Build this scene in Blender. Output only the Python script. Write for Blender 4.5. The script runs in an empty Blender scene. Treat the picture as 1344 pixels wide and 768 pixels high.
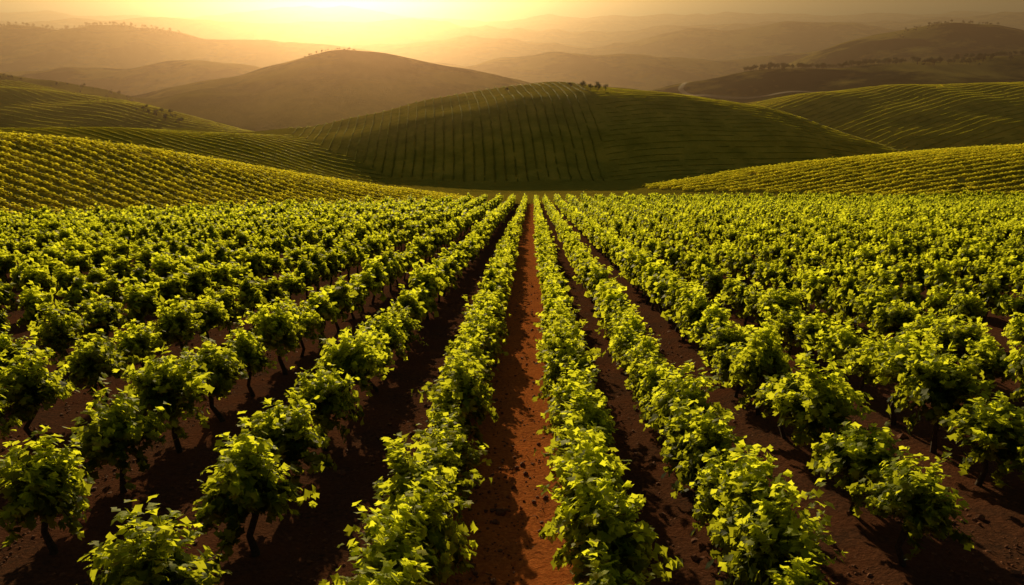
import bpy, math, random
import numpy as np
from mathutils import Vector
rng = np.random.default_rng(7); random.seed(7)
scene = bpy.context.scene
def link(o): scene.collection.objects.link(o); return o

SUN_AZ, SUN_EL = -11.0, 10.5
# ------------------------------------------------------------------ terrain
BASE_Y=[-200,-60,0,150,260,400,700,1200,2500,7000]
BASE_Z=[20,12.3,0,-30.75,-49,-64,-82,-105,-135,-150]
_by=np.arange(-200,7000,5.0); _bz=np.interp(_by,BASE_Y,BASE_Z)
_k=np.ones(5)/5; _bz2=_bz.copy(); _bz2[2:-2]=np.convolve(_bz,_k,'valid')
def base(y): return np.interp(y,_by,_bz2)
RIDGES=[
 ('A',[(-150,100,-8),(-110,112,-10),(-76,120,-13.2),(-64,130,-16.8),(-50,140,-22.0),(-32,150,-27.3),(-11,158,-31.6),(5,165,-38),(30,170,-60)],-.05,.30,12,2.0),
 ('B',[(-240,220,-26),(-146,230,-28.5),(-127,250,-30.3),(-85,270,-37.2),(-48,262,-45),(-20,260,-54),(20,260,-70)],.0,.2,20,4),
 ('C',[(-360,430,-27),(-260,420,-30),(-210,395,-34),(-158,360,-38.8),(-106,320,-44),(-70,310,-54),(-30,300,-75)],.19,.28,30,5),
 ('C2',[(-420,540,-28),(-320,520,-31.6),(-259,500,-39.6),(-211,470,-50),(-150,450,-70)],.25,.3,20,5),
 ('D',[(-150,280,-62),(-115,290,-52),(-94,300,-44.5),(-71,315,-39),(-46,325,-33),(-22,330,-28),(2,331,-24.6),(21,331,-24),(48,331,-25.3),(85,330,-29.5),(113,320,-35.2),(131,305,-40.5),(146,285,-45.5),(165,270,-56),(200,260,-80)],.50,.35,66,9),
 ('E',[(10,215,-60),(25,215,-47),(39,215,-41.2),(57,215,-38.2),(76,210,-34.7),(93,205,-31.6),(127,200,-28),(200,190,-20)],.12,.30,14,3),
 ('F',[(60,410,-70),(96,400,-48),(122,400,-40),(158,400,-34.6),(195,400,-30.3),(247,400,-28.6),(330,400,-25)],.26,.3,40,6),
 ('G',[(40,660,-80),(101,650,-56),(136,650,-46.3),(195,650,-38.2),(254,650,-34.9),(312,650,-32.5),(398,650,-33),(600,640,-30)],.22,.3,40,8),
 ('H',[(260,1000,-95),(345,1000,-55),(432,1000,-28),(519,1000,-9.4),(566,1000,-11),(605,1000,-21),(700,1000,-40),(900,1000,-30)],.26,.3,40,12),
 ('I',[(-420,600,-80),(-330,610,-68),(-273,600,-54.6),(-232,600,-43.8),(-188,600,-36),(-148,600,-25),(-121,600,-20.6),(-83,600,-25),(-39,600,-34.8),(15,600,-47.4),(71,600,-60),(130,600,-85)],.33,.35,36,10),
 ('I2',[(-330,520,-78),(-250,520,-57),(-205,515,-44),(-165,520,-48),(-120,530,-64),(-80,530,-80)],.28,.3,22,7),
 ('I3',[(-130,520,-80),(-70,515,-60),(-40,510,-54),(0,515,-60),(40,520,-78)],.26,.3,22,7),
 ('J',[(-900,900,-50),(-555,900,-56),(-470,900,-50),(-387,900,-53),(-321,900,-45.5),(-256,900,-55),(-150,900,-80)],.28,.3,40,12),
 ('J2',[(-1200,1400,-20),(-848,1400,-27),(-682,1400,-22.6),(-570,1400,-32),(-472,1400,-48),(-319,1400,-46),(-150,1400,-75),(0,1400,-100)],.25,.3,50,15),
 ('K0',[(-300,1300,-110),(-100,1300,-80),(60,1300,-58),(180,1300,-62),(330,1300,-80),(450,1300,-60),(600,1300,-50),(800,1300,-60)],.25,.3,60,15),
 ('K',[(-600,2000,-90),(-348,2000,-79),(-94,2000,-55),(160,2000,-79),(411,2000,-53),(695,2000,-18),(880,2000,-45),(1137,2000,-70),(1500,2000,-40)],.22,.25,80,20),
 ('K2',[(-1700,2700,-25),(-1200,2700,-15),(-700,2700,-45),(-300,2700,-30),(300,2700,-60),(900,2700,-40),(1500,2700,-12),(2200,2700,-20)],.2,.25,90,20),
 ('L',[(-3500,3900,5),(-2400,3800,-8),(-1700,3800,-36),(-900,3800,0),(-250,3800,-38),(450,3800,-12),(1200,3800,-34),(1900,3800,2),(2500,3800,-28),(3500,3900,0)],.15,.2,150,20),
]
_w=[]
for i in range(26):
    lam=28*(1.19**i); a=rng.uniform(0,math.pi*2); _w.append((math.cos(a)/lam*6.28,math.sin(a)/lam*6.28,rng.uniform(0,6.28),lam))
def und(x,y):
    s=np.zeros_like(x); 
    for kx,ky,p,lam in _w:
        fade=np.clip((y-120)/ (lam*1.3+150),0,1)*np.exp(-lam/(60+np.maximum(y,0)*.35))
        s+=np.sin(kx*x+ky*y+p+1.2*np.sin(kx*.37*y))*lam*.0085*fade
    g=np.clip((y-480)/500,0,1)
    s-=g*7.0*np.abs(np.sin(x*.021+.8*np.sin(y*.011)+1.3*np.sin(x*.006)))*(.5+.5*np.sin(x*.004+y*.003))
    return s
def terrain(x,y):
    x=np.asarray(x,float); y=np.asarray(y,float)
    z=base(y)+0*x; best=z.copy(); idn=np.zeros(z.shape,int)
    for n,(nm,cr,sf,sb,r,k) in enumerate(RIDGES):
        cx=np.array([c[0] for c in cr],float); cy=[c[1] for c in cr]; cz=[c[2] for c in cr]
        span=(cx[-1]-cx[0])*.018
        yc=0;zc=0
        for o,wt in ((-2,.1),(-1,.2),(0,.4),(1,.2),(2,.1)):
            yc=yc+wt*np.interp(x+o*span,cx,cy); zc=zc+wt*np.interp(x+o*span,cx,cz)
        d=y-yc
        sl=np.where(d<0,sf,sb)
        h=zc-sl*(np.sqrt(d*d+r*r)-r)
        m=h>best; idn=np.where(m,n+1,idn); best=np.maximum(best,h)
        hh=np.maximum(k-np.abs(z-h),0)/k
        z=np.maximum(z,h)+hh*hh*k/4
    return z+und(x,y), idn
ROWDX=.025
def row_offsets():
    L=[-1.42,-3.95,-6.75]; 
    while L[-1]>-120: L.append(L[-1]-3.1)
    R=[.85,2.78,5.1,7.8]
    while R[-1]<130: R.append(R[-1]+3.0)
    return L,R
LR,RR=row_offsets(); ROWS=np.array(sorted(LR+RR))
N,M=820,601
j=np.arange(N); yy=-45+31*(np.exp(5.2/ (N-1)*j)-1)
u=np.linspace(-1,1,M); u=u*(.75+.25*u*u)
W=60+.98*np.maximum(yy,0)
X=u[None,:]*W[:,None]; Y=np.repeat(yy[:,None],M,1)
Z,ID=terrain(X,Y)
near=np.clip((60-Y)/40,0,1)
xr=X-ROWDX*Y
idx=np.clip(np.searchsorted(ROWS,xr),1,len(ROWS)-1)
dr=np.minimum(np.abs(xr-ROWS[idx-1]),np.abs(xr-ROWS[idx]))
Z+=near*(ID==0)*(.09*np.exp(-(dr/.4)**2)+rng.normal(0,.022,Z.shape))
def np_mesh(name,co,f,smooth=True):
    me=bpy.data.meshes.new(name); k=f.shape[1]
    me.vertices.add(len(co)); me.vertices.foreach_set('co',np.asarray(co,np.float32).ravel())
    me.loops.add(f.size); me.loops.foreach_set('vertex_index',f.astype(np.int32).ravel())
    me.polygons.add(len(f)); me.polygons.foreach_set('loop_start',(np.arange(len(f))*k).astype(np.int32))
    me.polygons.foreach_set('use_smooth',np.full(len(f),smooth))
    me.update(calc_edges=True); return me
def grid_mesh(name,X,Y,Z):
    n,m=X.shape; co=np.stack([X,Y,Z],-1).reshape(-1,3)
    a=(np.arange(n-1)[:,None]*m+np.arange(m-1)[None,:]).ravel()
    f=np.stack([a,a+1,a+m+1,a+m],-1)
    return np_mesh(name,co,f)
tm=grid_mesh('terrain',X,Y,Z)
def attr(me,name,vals,dom='POINT'):
    a=me.attributes.new(name,'FLOAT',dom); a.data.foreach_set('value',np.asarray(vals,np.float32).ravel())
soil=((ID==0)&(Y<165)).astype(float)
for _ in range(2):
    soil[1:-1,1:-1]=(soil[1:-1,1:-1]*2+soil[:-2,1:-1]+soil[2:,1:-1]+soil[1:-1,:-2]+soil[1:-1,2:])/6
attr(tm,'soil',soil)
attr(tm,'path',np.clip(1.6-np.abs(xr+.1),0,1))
rowed=np.isin(ID,[1,5,6,7]).astype(float); attr(tm,'rowed',rowed)
attr(tm,'wild',np.clip((Y-440)/160,0,1))

# ------------------------------------------------------------------ materials
def newmat(name):
    m=bpy.data.materials.new(name); m.use_nodes=True; nt=m.node_tree; nt.nodes.clear()
    out=nt.nodes.new('ShaderNodeOutputMaterial'); return m,nt,out
def nd(nt,t,**kw):
    n=nt.nodes.new(t)
    for k,v in kw.items(): setattr(n,k,v)
    return n
def mixc(nt,fac,a,b):
    n=nt.nodes.new('ShaderNodeMix'); n.data_type='RGBA'
    for s,v in ((0,fac),(6,a),(7,b)):
        if isinstance(v,(tuple,list)): n.inputs[s].default_value=(*v,1)
        elif isinstance(v,(int,float)): n.inputs[s].default_value=v
        else: nt.links.new(v,n.inputs[s])
    return n.outputs[2]
def noise(nt,vec,scale,detail=5,rough=.6):
    n=nt.nodes.new('ShaderNodeTexNoise'); n.inputs['Scale'].default_value=scale; n.inputs['Detail'].default_value=detail
    n.inputs['Roughness'].default_value=rough; nt.links.new(vec,n.inputs['Vector']); return n.outputs[0]
def ramp(nt,f,a,b):
    n=nt.nodes.new('ShaderNodeMapRange'); n.inputs[1].default_value=a; n.inputs[2].default_value=b
    nt.links.new(f,n.inputs[0]); return n.outputs[0]
m,nt,out=newmat('earth_and_grass')
geo=nd(nt,'ShaderNodeNewGeometry'); P=geo.outputs['Position']
sa=nd(nt,'ShaderNodeAttribute',attribute_name='soil'); ra=nd(nt,'ShaderNodeAttribute',attribute_name='rowed'); wa=nd(nt,'ShaderNodeAttribute',attribute_name='wild'); pa=nd(nt,'ShaderNodeAttribute',attribute_name='path')
s1=ramp(nt,noise(nt,P,.8),.38,.62); s2=ramp(nt,noise(nt,P,14,6,.7),.3,.7)
shade_soil=mixc(nt,s2,mixc(nt,s1,(.050,.034,.026),(.12,.042,.022)),(.19,.078,.04))  # grey-brown aisle soil, albedo darkened to carry the shade between rows
lit_redsoil=mixc(nt,s2,mixc(nt,s1,(.27,.07,.025),(.50,.12,.03)),(.75,.24,.06))  # redder worn path, with sunlit brightness painted into its colour
soilc=mixc(nt,pa.outputs['Fac'],shade_soil,lit_redsoil)
g1=ramp(nt,noise(nt,P,.018,6),.38,.62); g2=ramp(nt,noise(nt,P,.35,6,.7),.3,.7)
grass=mixc(nt,g2,mixc(nt,g1,(.24,.20,.02),(.66,.44,.045)),(.50,.36,.04))
grass2=mixc(nt,ramp(nt,noise(nt,P,.12,4),.35,.65),(.42,.31,.03),(.66,.45,.05))
gr=mixc(nt,ra.outputs['Fac'],grass,grass2)
lit_patch=ramp(nt,noise(nt,P,.012,7,.62),.46,.56)  # noise mask painting sunlit gold patches onto the dark far hills
gr=mixc(nt,wa.outputs['Fac'],gr,mixc(nt,lit_patch,(.025,.04,.018),(.42,.29,.06)))
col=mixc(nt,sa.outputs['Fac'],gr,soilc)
bs=nd(nt,'ShaderNodeBsdfDiffuse'); bs.inputs['Roughness'].default_value=.5
nt.links.new(col,bs.inputs['Color'])
b1=nd(nt,'ShaderNodeBump'); b1.inputs['Distance'].default_value=.10; b1.inputs['Strength'].default_value=1
nt.links.new(noise(nt,P,9,8,.7),b1.inputs['Height'])
b2=nd(nt,'ShaderNodeBump'); b2.inputs['Distance'].default_value=1.0
nt.links.new(noise(nt,P,.5,8,.75),b2.inputs['Height']); nt.links.new(b1.outputs[0],b2.inputs['Normal'])
inv=nd(nt,'ShaderNodeMath',operation='SUBTRACT'); inv.inputs[0].default_value=1; nt.links.new(sa.outputs['Fac'],inv.inputs[1])
ml=nd(nt,'ShaderNodeMath',operation='MULTIPLY'); ml.inputs[1].default_value=.7; nt.links.new(inv.outputs[0],ml.inputs[0]); nt.links.new(ml.outputs[0],b2.inputs['Strength'])
nt.links.new(b2.outputs[0],bs.inputs['Normal'])
nt.links.new(bs.outputs[0],out.inputs[0])
tm.materials.append(m); terr=link(bpy.data.objects.new('hilly_terrain',tm))
def leafmat(name,dark,light,tr,mixf=.45):
    m,nt,out=newmat(name)
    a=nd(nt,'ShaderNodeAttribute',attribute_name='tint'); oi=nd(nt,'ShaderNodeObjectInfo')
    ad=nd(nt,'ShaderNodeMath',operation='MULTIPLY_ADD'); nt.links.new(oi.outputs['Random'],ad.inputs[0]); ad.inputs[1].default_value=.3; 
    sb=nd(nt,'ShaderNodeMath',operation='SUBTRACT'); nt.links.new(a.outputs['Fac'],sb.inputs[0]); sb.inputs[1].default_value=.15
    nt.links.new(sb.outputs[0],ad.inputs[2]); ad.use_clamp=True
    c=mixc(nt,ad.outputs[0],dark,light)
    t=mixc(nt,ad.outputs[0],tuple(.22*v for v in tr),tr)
    p=nd(nt,'ShaderNodeBsdfPrincipled'); p.inputs['Roughness'].default_value=.6; p.inputs['Specular IOR Level'].default_value=.1
    nt.links.new(c,p.inputs['Base Color'])
    tl=nd(nt,'ShaderNodeBsdfTranslucent'); nt.links.new(t,tl.inputs[0])
    mx=nd(nt,'ShaderNodeMixShader'); mx.inputs[0].default_value=mixf
    nt.links.new(p.outputs[0],mx.inputs[1]); nt.links.new(tl.outputs[0],mx.inputs[2]); nt.links.new(mx.outputs[0],out.inputs[0]); return m
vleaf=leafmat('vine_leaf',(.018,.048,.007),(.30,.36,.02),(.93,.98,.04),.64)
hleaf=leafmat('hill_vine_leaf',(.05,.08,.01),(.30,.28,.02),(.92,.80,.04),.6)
tleaf=leafmat('tree_leaf',(.02,.03,.01),(.04,.055,.015),(.08,.09,.02),.25)
def plain(name,c1,c2,sc,rough=.9,bump=.02):
    m,nt,out=newmat(name); tc=nd(nt,'ShaderNodeNewGeometry'); P=tc.outputs['Position']
    n=noise(nt,P,sc,6,.7); p=nd(nt,'ShaderNodeBsdfPrincipled'); p.inputs['Roughness'].default_value=rough; p.inputs['Specular IOR Level'].default_value=.1
    nt.links.new(mixc(nt,ramp(nt,n,.3,.7),c1,c2),p.inputs['Base Color'])
    b=nd(nt,'ShaderNodeBump'); b.inputs['Distance'].default_value=bump; nt.links.new(n,b.inputs['Height']); nt.links.new(b.outputs[0],p.inputs['Normal'])
    nt.links.new(p.outputs[0],out.inputs[0]); return m
bark=plain('vine_bark',(.035,.022,.014),(.09,.06,.04),25)
clodm=plain('soil_clod',(.09,.04,.022),(.27,.10,.045),20)
roadm=plain('dirt',(.30,.19,.09),(.44,.30,.14),2)

# ------------------------------------------------------------------ plants
OUT=[(-90,.12),(-62,.72),(-28,.60),(10,.95),(45,.68),(90,1.1),(135,.68),(170,.95),(208,.60),(242,.72)]
def nrm(v): return v/np.maximum(np.linalg.norm(v,axis=-1,keepdims=True),1e-6)
def leaves(C,Nn,S,tint,detail):
    n=len(C); Nn=nrm(Nn); 
    tipd=nrm(rng.normal(0,.6,(n,3))+np.array([0,0,-.7])+nrm(C-np.array([0,0,1.]))*.6)
    T=nrm(np.cross(Nn,tipd)); B=np.cross(T,Nn)*-1
    if detail:
        pts=[(0,.1,0)]+[(r*math.cos(math.radians(a)),r*math.sin(math.radians(a)),0) for a,r in OUT]
        tri=[(0,k,k%10+1) for k in range(1,11)]
    else:
        pts=[(0,-.85,0),(.85,0,0),(0,1,0),(-.85,0,0)]; tri=[(0,1,2,3)]
    pts=np.array(pts)
    cup=rng.uniform(-.1,.38,n); fold=rng.uniform(0,.35,n)
    px,py=pts[:,0],pts[:,1]
    zz=-cup[:,None]*(px**2+py**2)[None]+fold[:,None]*np.abs(px)[None]
    zz+=rng.normal(0,.06,zz.shape)
    V=C[:,None,:]+S[:,None,None]*(px[None,:,None]*T[:,None,:]+py[None,:,None]*B[:,None,:]+zz[:,:,None]*Nn[:,None,:])
    k=len(pts); F=(np.array(tri)[None]+(np.arange(n)*k)[:,None,None]).reshape(-1,len(tri[0]))
    return V.reshape(-1,3),F,np.repeat(tint,len(tri))
def tube(pts,rad,ns=7):
    pts=np.array(pts,float); V=[];F=[]
    for i,p in enumerate(pts):
        d=nrm(pts[min(i+1,len(pts)-1)]-pts[max(i-1,0)]); a=nrm(np.cross(d,[.3,1,.1])); b=np.cross(d,a)
        for q in range(ns):
            t=q/ns*6.2832; V.append(p+rad[i]*(1+.15*math.sin(q*2.3+i))*(math.cos(t)*a+math.sin(t)*b))
    for i in range(len(pts)-1):
        for q in range(ns): F.append((i*ns+q,i*ns+(q+1)%ns,(i+1)*ns+(q+1)%ns,(i+1)*ns+q))
    return np.array(V),np.array(F)
def join(name,parts,mats):
    co=[];loops=[];starts=[];tints=[];mi=[];off=0;ls=0
    for V,F,t,mt in parts:
        co.append(V); loops.append((F+off).ravel()); k=F.shape[1]; starts.append(ls+np.arange(len(F))*k); ls+=F.size
        off+=len(V); tints.append(t if t is not None else np.zeros(len(F))); mi.append(np.full(len(F),mt))
    co=np.concatenate(co);loops=np.concatenate(loops);starts=np.concatenate(starts)
    me=bpy.data.meshes.new(name); me.vertices.add(len(co)); me.vertices.foreach_set('co',co.astype(np.float32).ravel())
    me.loops.add(len(loops)); me.loops.foreach_set('vertex_index',loops.astype(np.int32))
    me.polygons.add(len(starts)); me.polygons.foreach_set('loop_start',starts.astype(np.int32))
    me.polygons.foreach_set('material_index',np.concatenate(mi).astype(np.int32))
    me.update(calc_edges=True); attr(me,'tint',np.concatenate(tints),'FACE')
    for m_ in mats: me.materials.append(m_)
    return me
def vine_mesh(name,shoots,per,size,detail,xs=.8,ys=.95,lowest=-.3,top=.92,tall=1.1):
    C=[];Nn=[];T=[];parts=[]
    bulk=rng.uniform(.8,1.12,8)
    for s in range(shoots):
        az=rng.uniform(0,6.2832); el=math.asin(rng.uniform(lowest,1)); 
        L=rng.uniform(.50,.74)*bulk[int(az/6.2832*8)%8]
        if rng.random()<.14: L*=1.28
        d=np.array([math.cos(az)*math.cos(el)*xs,math.sin(az)*math.cos(el)*ys,math.sin(el)*tall])
        st=np.array([rng.normal(0,.07),rng.normal(0,.16*ys),top+rng.uniform(-.08,.2)])
        t=np.linspace(.25,1,per)+rng.normal(0,.03,per)
        pos=st+t[:,None]*L*d+np.array([0,0,-1])*(t[:,None]**2)*.16*L*(1.2-abs(d[2]))+rng.normal(0,.04,(per,3))
        C.append(pos); Nn.append(nrm(d)*.7+np.array([-.1,.5,.45])+rng.normal(0,.5,(per,3)))
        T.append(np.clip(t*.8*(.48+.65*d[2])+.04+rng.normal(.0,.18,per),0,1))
        if detail and s%3==0:
            V,F=tube([st,st+.5*L*d,st+.95*L*d-np.array([0,0,.1*L])],[.008,.006,.003],4); parts.append((V,F,None,1))
    C=np.concatenate(C);Nn=np.concatenate(Nn);T=np.concatenate(T)
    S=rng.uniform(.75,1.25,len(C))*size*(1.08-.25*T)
    V,F,t=leaves(C,Nn,S,T,detail); parts.insert(0,(V,F,t,0))
    bx=rng.normal(0,.05,6); 
    P_=[(bx[0],0,-.15),(bx[0]*.8,bx[1]*.5,.12),(bx[2],bx[1],.38),(bx[3]*.8,bx[4],.66),(0,0,.94)]
    V,F=tube(P_,[.062,.048,.04,.042,.05],8 if detail else 5); parts.append((V,F,None,1))
    for q in range(4 if detail else 2):
        a=q*1.57+rng.uniform(-.4,.4)
        V,F=tube([(0,0,.78),(.16*math.cos(a),.2*math.sin(a)*ys,.98),(.26*math.cos(a),.4*math.sin(a)*ys,1.18)],[.035,.024,.012],6); parts.append((V,F,None,1))
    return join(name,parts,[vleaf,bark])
near_m=[vine_mesh('grapevine_bush_%d'%i,80,19,.080,True,xs=.86,ys=.84,lowest=-.25,tall=1.15) for i in range(6)]
hedge_m=[vine_mesh('grapevine_hedge_%d'%i,78,18,.082,True,xs=.70,ys=1.0,lowest=-.6,top=.88,tall=1.2) for i in range(6)]
def coll(name,meshes):
    c=bpy.data.collections.new(name)
    for i,me in enumerate(meshes):
        o=bpy.data.objects.new('%s_%02d'%(name,i),me); c.objects.link(o)
    return c
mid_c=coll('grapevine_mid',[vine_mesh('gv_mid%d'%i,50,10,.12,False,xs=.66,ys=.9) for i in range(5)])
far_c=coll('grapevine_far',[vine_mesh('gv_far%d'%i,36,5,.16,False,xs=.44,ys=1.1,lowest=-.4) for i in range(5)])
def hedge_seg(name):
    n=110; C=np.stack([rng.uniform(-1.3,1.3,n),rng.normal(0,.24,n),np.abs(rng.normal(.75,.35,n))],-1)
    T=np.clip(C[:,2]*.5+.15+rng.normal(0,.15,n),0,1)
    V,F,t=leaves(C,rng.normal(0,.5,(n,3))+np.array([0,.5,.5])+C*np.array([0,2.,0]),rng.uniform(.16,.29,n),T,False)
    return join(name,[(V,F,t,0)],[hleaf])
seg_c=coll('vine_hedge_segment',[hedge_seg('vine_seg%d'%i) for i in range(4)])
def tree_mesh(name,h=6):
    parts=[];C=[]
    V,F=tube([(0,0,-.3),(.05,.03,h*.2),(-.05,.08,h*.45),(.05,0,h*.75)],[.22,.17,.12,.05],7); parts.append((V,F,None,1))
    for q in range(9):
        a=q*2.4; z0=h*rng.uniform(.25,.6); r=h*rng.uniform(.2,.34); e=np.array([r*math.cos(a),r*math.sin(a),z0+h*rng.uniform(.12,.32)])
        V,F=tube([(0,0,z0),e*np.array([.5,.5,1])-np.array([0,0,h*.04]),e],[.08,.05,.02],5); parts.append((V,F,None,1))
        C.append(e+rng.normal(0,h*.07,(60,3)))
    C.append(np.array([0,0,h*.8])+rng.normal(0,h*.085,(110,3))); C=np.concatenate(C)
    V,F,t=leaves(C,rng.normal(0,1,C.shape)+np.array([0,0,.5]),rng.uniform(.12,.26,len(C)),rng.uniform(0,1,len(C)),False); parts.append((V,F,t,0))
    return join(name,parts,[tleaf,bark])
trees=[tree_mesh('tree_mesh%d'%i,rng.uniform(5,7)) for i in range(4)]
tree_c=coll('distant_tree',trees)

def scatter(name,P_,R,S,I,c):
    me=bpy.data.meshes.new(name); n=len(P_); me.vertices.add(n); me.vertices.foreach_set('co',np.asarray(P_,np.float32).ravel())
    a=me.attributes.new('rot','FLOAT_VECTOR','POINT'); a.data.foreach_set('vector',np.asarray(R,np.float32).ravel())
    a=me.attributes.new('scl','FLOAT_VECTOR','POINT'); a.data.foreach_set('vector',np.asarray(S,np.float32).ravel())
    a=me.attributes.new('pick','INT','POINT'); a.data.foreach_set('value',np.asarray(I,np.int32))
    o=link(bpy.data.objects.new(name,me))
    ng=bpy.data.node_groups.new(name+'_scatter','GeometryNodeTree')
    ng.interface.new_socket('Geometry',in_out='INPUT',socket_type='NodeSocketGeometry')
    ng.interface.new_socket('Geometry',in_out='OUTPUT',socket_type='NodeSocketGeometry')
    gi=ng.nodes.new('NodeGroupInput'); go=ng.nodes.new('NodeGroupOutput')
    ip=ng.nodes.new('GeometryNodeInstanceOnPoints'); ci=ng.nodes.new('GeometryNodeCollectionInfo')
    ci.inputs['Collection'].default_value=c; ci.inputs['Separate Children'].default_value=True; ci.inputs['Reset Children'].default_value=True
    ip.inputs['Pick Instance'].default_value=True
    def na(nm,t):
        q=ng.nodes.new('GeometryNodeInputNamedAttribute'); q.data_type=t; q.inputs['Name'].default_value=nm
        return [s for s in q.outputs if s.enabled and s.name!='Exists'][0]
    L=ng.links.new
    L(gi.outputs[0],ip.inputs['Points']); L(ci.outputs[0],ip.inputs['Instance'])
    L(na('rot','FLOAT_VECTOR'),ip.inputs['Rotation']); L(na('scl','FLOAT_VECTOR'),ip.inputs['Scale']); L(na('pick','INT'),ip.inputs['Instance Index'])
    L(ip.outputs[0],go.inputs[0])
    md=o.modifiers.new('scatter','NODES'); md.node_group=ng; return o

mid=[];far=[];ncount=0
for x0 in ROWS:
    cont = x0 in (-1.42,.85,2.78)
    y=5.0+rng.uniform(0,1)
    while y<168:
        step=(1.08 if cont else (1.7 if x0>0 else 2.15))
        if y>55: step=1.5
        y+=step*rng.uniform(.9,1.1)
        x=x0+ROWDX*y+rng.normal(0,.05)
        if abs(x)>.74*y+6: continue
        z,i=terrain(np.array([x]),np.array([y]))
        if i[0]!=0: continue
        z=float(z[0]); s=rng.uniform(.84,1.12)*(1.0 if cont else 1.13); sz=s*rng.uniform(.9,1.12)
        if rng.random()<.015: continue
        if y<24:
            me=random.choice(hedge_m if cont else near_m)
            o=link(bpy.data.objects.new('grapevine',me)); o.location=(x,y,z)
            o.rotation_euler=(rng.normal(0,.05),rng.normal(0,.05),rng.normal(0,.3))
            o.scale=(s*random.choice((1,-1)),s,sz); ncount+=1
        else:
            (mid if y<70 else far).append((x,y,z,s,sz))
for nm,arr,c in (('vineyard_rows',mid,mid_c),('vineyard_rows',far,far_c)):
    A=np.array(arr); n=len(A)
    scatter(nm,A[:,:3],np.stack([rng.normal(0,.04,n),rng.normal(0,.04,n),rng.normal(0,.2,n)],-1),A[:,[3,3,4]],rng.integers(0,5,n),c)
def hill_rows(ridgeid,x0,x1,y0,y1,ang,sp,along=2.3,h=1.0,wd=.75,cond=None,curve=0.0,gap=.04):
    ca,sa_=math.cos(ang),math.sin(ang); cx,cy=(x0+x1)/2,(y0+y1)/2; R=math.hypot(x1-x0,y1-y0)/2
    a=np.arange(-R,R,along); b=np.arange(-R,R,sp); A_,B_=np.meshgrid(a,b)
    B2=B_+curve*A_*A_/R
    x=cx+ca*A_-sa_*B2; y=cy+sa_*A_+ca*B2; A_=A_.ravel();x=x.ravel()+rng.normal(0,.08,x.size);y=y.ravel()+rng.normal(0,.08,y.size)
    k=(x>x0)&(x<x1)&(y>y0)&(y<y1)&(rng.random(x.size)>gap)&(np.abs(x)<.78*y+12); x=x[k];y=y[k];A_=A_[k]
    z,i=terrain(x,y); k=(i==ridgeid)
    if cond is not None: k&=cond(x,y)
    x,y,z,A_=x[k],y[k],z[k],A_[k]; n=len(x)
    th=ang+np.arctan(2*curve*A_/R)
    e=1.0; zx=(terrain(x+np.cos(th)*e,y+np.sin(th)*e)[0]-z)
    s=rng.uniform(.8,1.15,n)
    return np.stack([x,y,z],-1),np.stack([0*x,-np.arctan(zx),th],-1),np.stack([0*x+1,s*wd,s*h],-1)
sets=[hill_rows(1,-130,10,50,175,math.radians(-12),2.7,curve=.10,h=.42,wd=.46,gap=.01),
      hill_rows(5,-110,30,200,350,math.radians(94),3.3,curve=.05,gap=.05,h=.30,wd=.36),
      hill_rows(5,31,160,200,350,math.radians(8),3.6,curve=-.12,h=.14,wd=.32,gap=.2),
      hill_rows(6,20,190,150,225,math.radians(6),2.9,curve=.04,h=.5,wd=.5,gap=.01),
      hill_rows(7,90,330,300,420,math.radians(25),4.0,h=.22,wd=.34,gap=.05),
      hill_rows(2,-240,10,150,300,math.radians(-22),3.6,h=.15,wd=.32,gap=.1,curve=.1),
      hill_rows(3,-330,-60,280,450,math.radians(-28),4.2,h=.2,wd=.36,gap=.1,curve=.1),
      ]
Pp=np.concatenate([s[0] for s in sets]);Rr=np.concatenate([s[1] for s in sets]);Ss=np.concatenate([s[2] for s in sets])
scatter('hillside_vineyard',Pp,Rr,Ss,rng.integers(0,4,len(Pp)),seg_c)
print('near vines',ncount,'mid',len(mid),'far',len(far),'hill segs',len(Pp))
tp=[]
for k in range(260): tp.append((rng.uniform(180,470),648+rng.normal(0,7),rng.uniform(.4,.85)))
for k in range(60): tp.append((rng.uniform(90,180),520+rng.normal(0,14),rng.uniform(.3,.6)))
for k in range(16): x=rng.uniform(-165,-140); tp.append((x,358+(x+158)*-.6+rng.normal(0,4),rng.uniform(.25,.45)))
for k in range(20): tp.append((rng.uniform(-150,-105),598+rng.normal(0,4),rng.uniform(.15,.35)))
for k in range(160): tp.append((rng.uniform(-850,-550),1395+rng.normal(0,15),rng.uniform(.4,1.1)))
for k in range(30): tp.append((rng.uniform(-330,-230),505+rng.normal(0,10),rng.uniform(.2,.45)))
for k in range(60): tp.append((rng.uniform(450,560),995+rng.normal(0,12),rng.uniform(.3,.6)))
T_=np.array(tp); z,_=terrain(T_[:,0],T_[:,1]); n=len(T_)
scatter('distant_trees',np.stack([T_[:,0],T_[:,1],z],-1),np.stack([0*z,0*z,rng.uniform(0,6.28,n)],-1),np.stack([T_[:,2]]*3,-1),rng.integers(0,4,n),tree_c)
for k,(x,sc) in enumerate([(23,.38),(28,.55),(31,.45),(34,.65),(37,.42),(-2,.32)]):
    z,_=terrain(np.array([x]),np.array([326.])); o=link(bpy.data.objects.new('oak_tree',trees[k%4])); o.location=(x,326,float(z[0])); o.scale=(sc,)*3; o.rotation_euler=(0,0,k)
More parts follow.
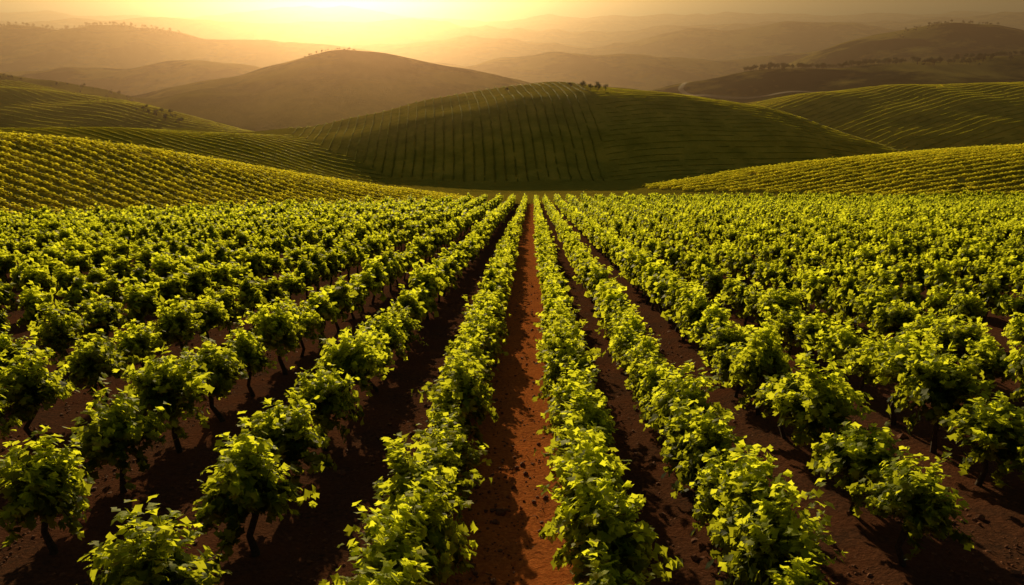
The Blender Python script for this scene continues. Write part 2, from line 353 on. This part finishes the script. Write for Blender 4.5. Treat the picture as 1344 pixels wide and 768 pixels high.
def road(name,pts,w):
    pts=np.array(pts,float); t=np.linspace(0,len(pts)-1,len(pts)*14); i=np.arange(len(pts))
    x=np.interp(t,i,pts[:,0]);y=np.interp(t,i,pts[:,1])
    for _ in range(14): x[1:-1]=(x[:-2]+x[1:-1]*2+x[2:])/4; y[1:-1]=(y[:-2]+y[1:-1]*2+y[2:])/4
    dx=np.gradient(x);dy=np.gradient(y);L=np.hypot(dx,dy); nx,ny=-dy/L,dx/L
    c=np.linspace(-.5,.5,5)*w
    Xr=x[:,None]+nx[:,None]*c;Yr=y[:,None]+ny[:,None]*c; Zr=terrain(Xr,Yr)[0]+.25-.1*(np.abs(c)/w*2)[None]
    me=grid_mesh(name,Xr,Yr,Zr); me.materials.append(roadm); link(bpy.data.objects.new(name,me))
road('dirt_road',[(135,645),(127,625),(131,605),(150,590),(185,578),(230,570)],4)
road('dirt_road',[(100,326),(118,317),(131,305),(143,289),(148,276),(146,262)],3)
ico=np.array([(0,0,1),(.89,0,.45),(.28,.85,.45),(-.72,.53,.45),(-.72,-.53,.45),(.28,-.85,.45),(.72,.53,-.45),(-.28,.85,-.45),(-.89,0,-.45),(-.28,-.85,-.45),(.72,-.53,-.45),(0,0,-1)])
icf=np.array([(0,1,2),(0,2,3),(0,3,4),(0,4,5),(0,5,1),(1,6,2),(2,7,3),(3,8,4),(4,9,5),(5,10,1),(6,7,2),(7,8,3),(8,9,4),(9,10,5),(10,6,1),(11,7,6),(11,8,7),(11,9,8),(11,10,9),(11,6,10)])
n=24000; cy=6+rng.uniform(0,1,n)**1.7*34; cx=rng.uniform(-1,1,n)*np.minimum(.7*cy+2,16); cz,_=terrain(cx,cy)
r=np.exp(rng.normal(-4.0,.5,n))
V=(np.stack([cx,cy,cz+.3*r],-1)[:,None,:]+r[:,None,None]*ico[None]*rng.uniform(.6,1.3,(n,12,1))*np.array([1,1,.7])).reshape(-1,3)
F=(icf[None]+(np.arange(n)*12)[:,None,None]).reshape(-1,3)
me=np_mesh('soil_clods',V,F,False); me.materials.append(clodm); link(bpy.data.objects.new('soil_clods',me))
# ------------------------------------------------------------------ haze
bpy.ops.mesh.primitive_cube_add(size=1); hz=bpy.context.object; hz.name='valley_haze'
hz.scale=(9000,5300,230); hz.location=(0,260+2650,-85)
m,nt,out=newmat('haze'); vs=nd(nt,'ShaderNodeVolumeScatter'); vc=nd(nt,'ShaderNodeVolumeScatter'); va=nd(nt,'ShaderNodeVolumeAbsorption'); ad=nd(nt,'ShaderNodeAddShader'); ad2=nd(nt,'ShaderNodeAddShader')
vs.inputs['Color'].default_value=(1,.47,.13,1); vs.inputs['Density'].default_value=.00040; vs.inputs['Anisotropy'].default_value=.89
vc.inputs['Color'].default_value=(.24,.55,.85,1); vc.inputs['Density'].default_value=.00013; vc.inputs['Anisotropy'].default_value=.3
va.inputs['Color'].default_value=(.10,.10,.05,1); va.inputs['Density'].default_value=.00036
nt.links.new(vs.outputs[0],ad.inputs[0]); nt.links.new(va.outputs[0],ad.inputs[1]); nt.links.new(ad.outputs[0],ad2.inputs[0]); nt.links.new(vc.outputs[0],ad2.inputs[1]); nt.links.new(ad2.outputs[0],out.inputs['Volume'])
hz.data.materials.append(m)
# ------------------------------------------------------------------ light
w=bpy.data.worlds.new('World'); scene.world=w; w.use_nodes=True; wn=w.node_tree
bg=wn.nodes['Background']; sk=wn.nodes.new('ShaderNodeTexSky'); sk.sky_type='NISHITA'; sk.sun_disc=False
sk.sun_elevation=math.radians(SUN_EL); sk.sun_rotation=math.radians(SUN_AZ); sk.dust_density=1.5; sk.air_density=1.3
wn.links.new(sk.outputs[0],bg.inputs[0]); bg.inputs[1].default_value=.038
sl=bpy.data.lights.new('sun','SUN'); sl.energy=5; sl.angle=math.radians(.5); sl.color=(1,.79,.42)
so=link(bpy.data.objects.new('sun',sl))
a,e=math.radians(SUN_AZ),math.radians(SUN_EL)
sd=Vector((math.sin(a)*math.cos(e),math.cos(a)*math.cos(e),math.sin(e)))
so.rotation_euler=sd.to_track_quat('Z','Y').to_euler()
cam=bpy.data.cameras.new('camera'); co=link(bpy.data.objects.new('camera',cam)); co.location=(0,0,5.4)
co.rotation_euler=(math.radians(90-19.5),0,0); cam.lens=28.26; cam.sensor_width=36; cam.clip_start=.1; cam.clip_end=12000
scene.camera=co
scene.view_settings.view_transform='Standard'; scene.view_settings.look='None'; scene.view_settings.exposure=0
